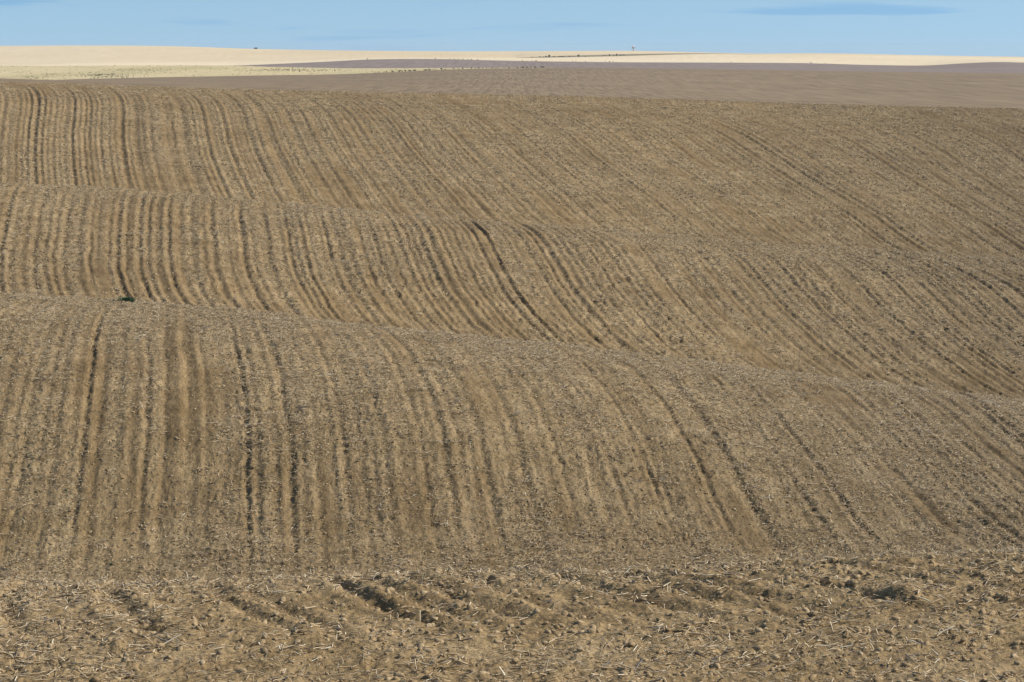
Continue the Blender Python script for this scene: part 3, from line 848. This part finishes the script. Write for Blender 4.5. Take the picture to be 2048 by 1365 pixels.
# green scrub in the dry grass: too many to count
GS = GF[rf[3]:rf[4] + 1]; Xi = 1024 + FPX * GS[..., 0] / GS[..., 1]; Yi = HOR + FPX * (EYE - GS[..., 2]) / GS[..., 1]
def clus(x, y, sx_, sy_): return np.exp(-((Xi - x) / sx_) ** 2 - ((Yi - y) / sy_) ** 2)
wg = 0.035 + 1.6 * clus(205, 153, 45, 3) + 0.8 * clus(92, 151.5, 22, 2) + 0.6 * clus(40, 147, 25, 3) + 0.6 * clus(60, 158, 25, 3) + 0.9 * clus(560, 142, 90, 2.5) + 0.5 * clus(280, 144, 60, 4)
wg = wg * (Xi < 1100) * (Xi > -400)
ar = np.linalg.norm(np.cross(GS[:-1, 1:] - GS[:-1, :-1], GS[1:, :-1] - GS[:-1, :-1]), axis=-1)
w = (ar * wg[:-1, :-1]).ravel(); c = np.searchsorted(np.cumsum(w), rng.uniform(0, w.sum(), 1900)); c = np.clip(c, 0, w.size - 1)
i, j = c // ar.shape[1], c % ar.shape[1]; f, g_ = rng.uniform(0, 1, (2, len(c), 1))
P = GS[i, j] * (1 - f) * (1 - g_) + GS[i, j + 1] * (1 - f) * g_ + GS[i + 1, j] * f * (1 - g_) + GS[i + 1, j + 1] * f * g_
scatter('green_scrub', P, np.stack([np.zeros(len(P)), np.zeros(len(P)), rng.uniform(0, 6.28, len(P))], 1), rng.uniform(0.2, 0.5, len(P)), rng.integers(0, 5, len(P)),
        [a for a, _ in SHR], 'low green scrub dotted through the strip of dry grass', 'scrub')

# green weeds standing in the ploughed field
def weed_meshes(seed, n=150):
    r = np.random.default_rng(seed); Vs, Fs = [], []
    for i in range(n):
        a = r.uniform(0, 6.28); rad = r.uniform(0, 0.42) ** 1.0
        b0 = np.array([math.cos(a) * rad, math.sin(a) * rad * 0.7, 0.0])
        lean = np.array([math.cos(a), math.sin(a), 0]) * r.uniform(0.05, 0.28) + np.array([*r.normal(0, 0.06, 2), 0])
        h = r.uniform(0.25, 0.52) * (1 - 0.55 * rad); w_ = r.uniform(0.014, 0.028)
        sd = np.array([-math.sin(a), math.cos(a), 0]) * w_; o = len(Vs)
        mid = b0 + lean * 0.4 + np.array([0, 0, h * 0.65]); tip = b0 + lean + np.array([0, 0, h])
        Vs += [b0 - sd, b0 + sd, mid + sd * 1.2, mid - sd * 1.2, tip + sd * 0.2, tip - sd * 0.2]
        Fs += [[o, o + 1, o + 2, o + 3], [o + 3, o + 2, o + 4, o + 5]]
    me = mesh_np('leaves', np.array(Vs), np.array(Fs), smooth=False); me.materials.append(WEED); return me
def weed(x, y, k0, k1, wpx, hpx, label, seed):
    d = depth_at(x, y, k0, k1)
    ri = np.argmin(np.abs(V[:, np.argmin(np.abs(xs - x))] - d)); ci = np.argmin(np.abs(xs - x))
    P = G[ri, ci]; s_ = P[1] / FPX
    e = bpy.data.objects.new('weed', None); COL.objects.link(e); e.location = (P[0], P[1], P[2] - 0.004)
    e.scale = (wpx * s_ / 0.95, wpx * s_ / 0.95, hpx * s_ / 0.48); tag(e, label, 'weed')
    link('leaves', weed_meshes(seed, 220 if wpx > 15 else 70), e)
weed(254, 606, 7, 12, 36, 13, 'dark green leafy weed clump on the crest of the nearest hump', 1)
weed(229, 603, 7, 12, 11, 6, 'small green weed just left of the big dark green clump', 2)
weed(133, 984, 7, 12, 8, 7, 'small green weed between furrows on the left of the near slope', 3)
weed(222, 1131, 7, 12, 10, 6, 'small green weed at the foot of the near slope', 4)

# ------------------------------------------------------------------ skyline things
def simple_mat(name, c, rough=0.6):
    m, n, l, b = new_mat(name)
    k = ramp(n, l, noise(n, l, pos(n), 1.5, 3, 0.6), [(0.3, tuple(v * 0.85 for v in c)), (0.7, c)])
    l.new(k, b.inputs['Base Color']); b.inputs['Roughness'].default_value = rough; return m
WHITE = simple_mat('white_paint', (0.85, 0.85, 0.85)); MAROON = simple_mat('maroon_paint', (0.26, 0.13, 0.22))
STEEL = simple_mat('blue_grey_steel', (0.13, 0.19, 0.25)); DARK = simple_mat('dark_boards', (0.02, 0.03, 0.035)); ROOF = simple_mat('pale_roofing', (0.42, 0.55, 0.58))
def lathe(name, prof, mat, parent, loc=(0, 0, 0), n=14):
    Vs, Fs = [], []
    for r_, z_ in prof:
        for k in range(n): Vs.append((loc[0] + r_ * math.cos(6.2832 * k / n), loc[1] + r_ * math.sin(6.2832 * k / n), loc[2] + z_))
    for i in range(len(prof) - 1):
        for k in range(n): Fs.append((i * n + k, i * n + (k + 1) % n, (i + 1) * n + (k + 1) % n, (i + 1) * n + k))
    me = mesh_np(name, np.array(Vs), np.array(Fs), smooth=False); me.materials.append(mat); return link(name, me, parent)
def box(name, c, s, mat, parent):
    V_ = np.array([(c[0] + a * s[0] / 2, c[1] + b_ * s[1] / 2, c[2] + d * s[2] / 2) for a in (-1, 1) for b_ in (-1, 1) for d in (-1, 1)])
    F_ = np.array([[0, 1, 3, 2], [4, 6, 7, 5], [0, 4, 5, 1], [2, 3, 7, 6], [0, 2, 6, 4], [1, 5, 7, 3]])
    me = mesh_np(name, V_, F_, smooth=False); me.materials.append(mat); return link(name, me, parent)
PX = 3500 / FPX
t = bpy.data.objects.new('beacon_tower', None); COL.objects.link(t)
P = far_point(1267, float(curve(HZ)(1267)), 7, 8); t.location = P - Vector((0, 0, 0.1))
tag(t, 'small white tower with two dark purple panels alone on the skyline', 'tower')
lathe('mast', [(0.001, 0), (0.55, 0), (0.45, 6 * PX), (0.45, 8.6 * PX), (0.001, 8.6 * PX)], STEEL, t)
lathe('collar', [(0.001, 4.8 * PX), (0.5, 4.8 * PX), (0.55, 8.8 * PX), (0.001, 8.8 * PX)], WHITE, t)
lathe('cap', [(0.001, 8.7 * PX), (1.5, 8.9 * PX), (1.3, 10.0 * PX), (0.6, 10.9 * PX), (0.001, 11.3 * PX)], WHITE, t)
for sd in (-1, 1):
    lathe('tank', [(0.001, 0.7 * PX), (0.95, 0.7 * PX), (0.98, 2.6 * PX), (0.5, 3.1 * PX), (0.001, 3.2 * PX)], WHITE, t, (sd * 1.75 * PX, 0, 0))
    box('leg', (sd * 1.75 * PX, 0, 0.35 * PX), (0.35, 0.35, 0.9 * PX), STEEL, t)
    box('panel', (sd * 2.0 * PX, 0, 6.6 * PX), (1.9 * PX, 0.25, 2.8 * PX), MAROON, t)
h = bpy.data.objects.new('farm_shed', None); COL.objects.link(h)
P = far_point(511.5, float(curve(HZ)(511.5)), 7, 8); h.location = P - Vector((0, 0, 0.2))
tag(h, 'low dark shed alone on the left part of the skyline', 'shed')
box('wall', (0, 0, 0.85), (6.6 * PX, 2.6, 1.7), DARK, h)
Vr = np.array([(-3.5 * PX, -1.6, 1.68), (3.5 * PX, -1.6, 1.68), (3.5 * PX, 1.6, 1.68), (-3.5 * PX, 1.6, 1.68), (-3.2 * PX, 0, 2.15), (3.0 * PX, 0, 2.15)])
rl = mesh_np('roof', Vr, np.array([[0, 1, 5, 4], [2, 3, 4, 5], [3, 0, 4, 4], [1, 2, 5, 5], [0, 3, 2, 1]])[[0, 1, 4]], smooth=False); rl.materials.append(ROOF); link('roof', rl, h)

# ------------------------------------------------------------------ air
V8 = np.array([(a, b_, c) for c in (-75, 18) for a, b_ in ((-2700, -40), (2700, -40), (2700, 9400), (-2700, 9400))], float)
F8 = np.array([[0, 3, 2, 1], [4, 5, 6, 7], [0, 1, 5, 4], [1, 2, 6, 5], [2, 3, 7, 6], [3, 0, 4, 7]])
hm = bpy.data.materials.new('thin_haze'); hm.use_nodes = True; hn = hm.node_tree.nodes; hn.clear()
ho = hn.new('ShaderNodeOutputMaterial'); hv = hn.new('ShaderNodeVolumePrincipled')
hv.inputs['Density'].default_value = 0.00004; hv.inputs['Color'].default_value = (0.82, 0.90, 1, 1)
hm.node_tree.links.new(hv.outputs[0], ho.inputs['Volume'])
hz_ = mesh_np('haze', V8, F8, smooth=False); hz_.materials.append(hm)
tag(link('haze', hz_), 'thin pale haze filling the air over the fields', 'haze', kind='stuff')
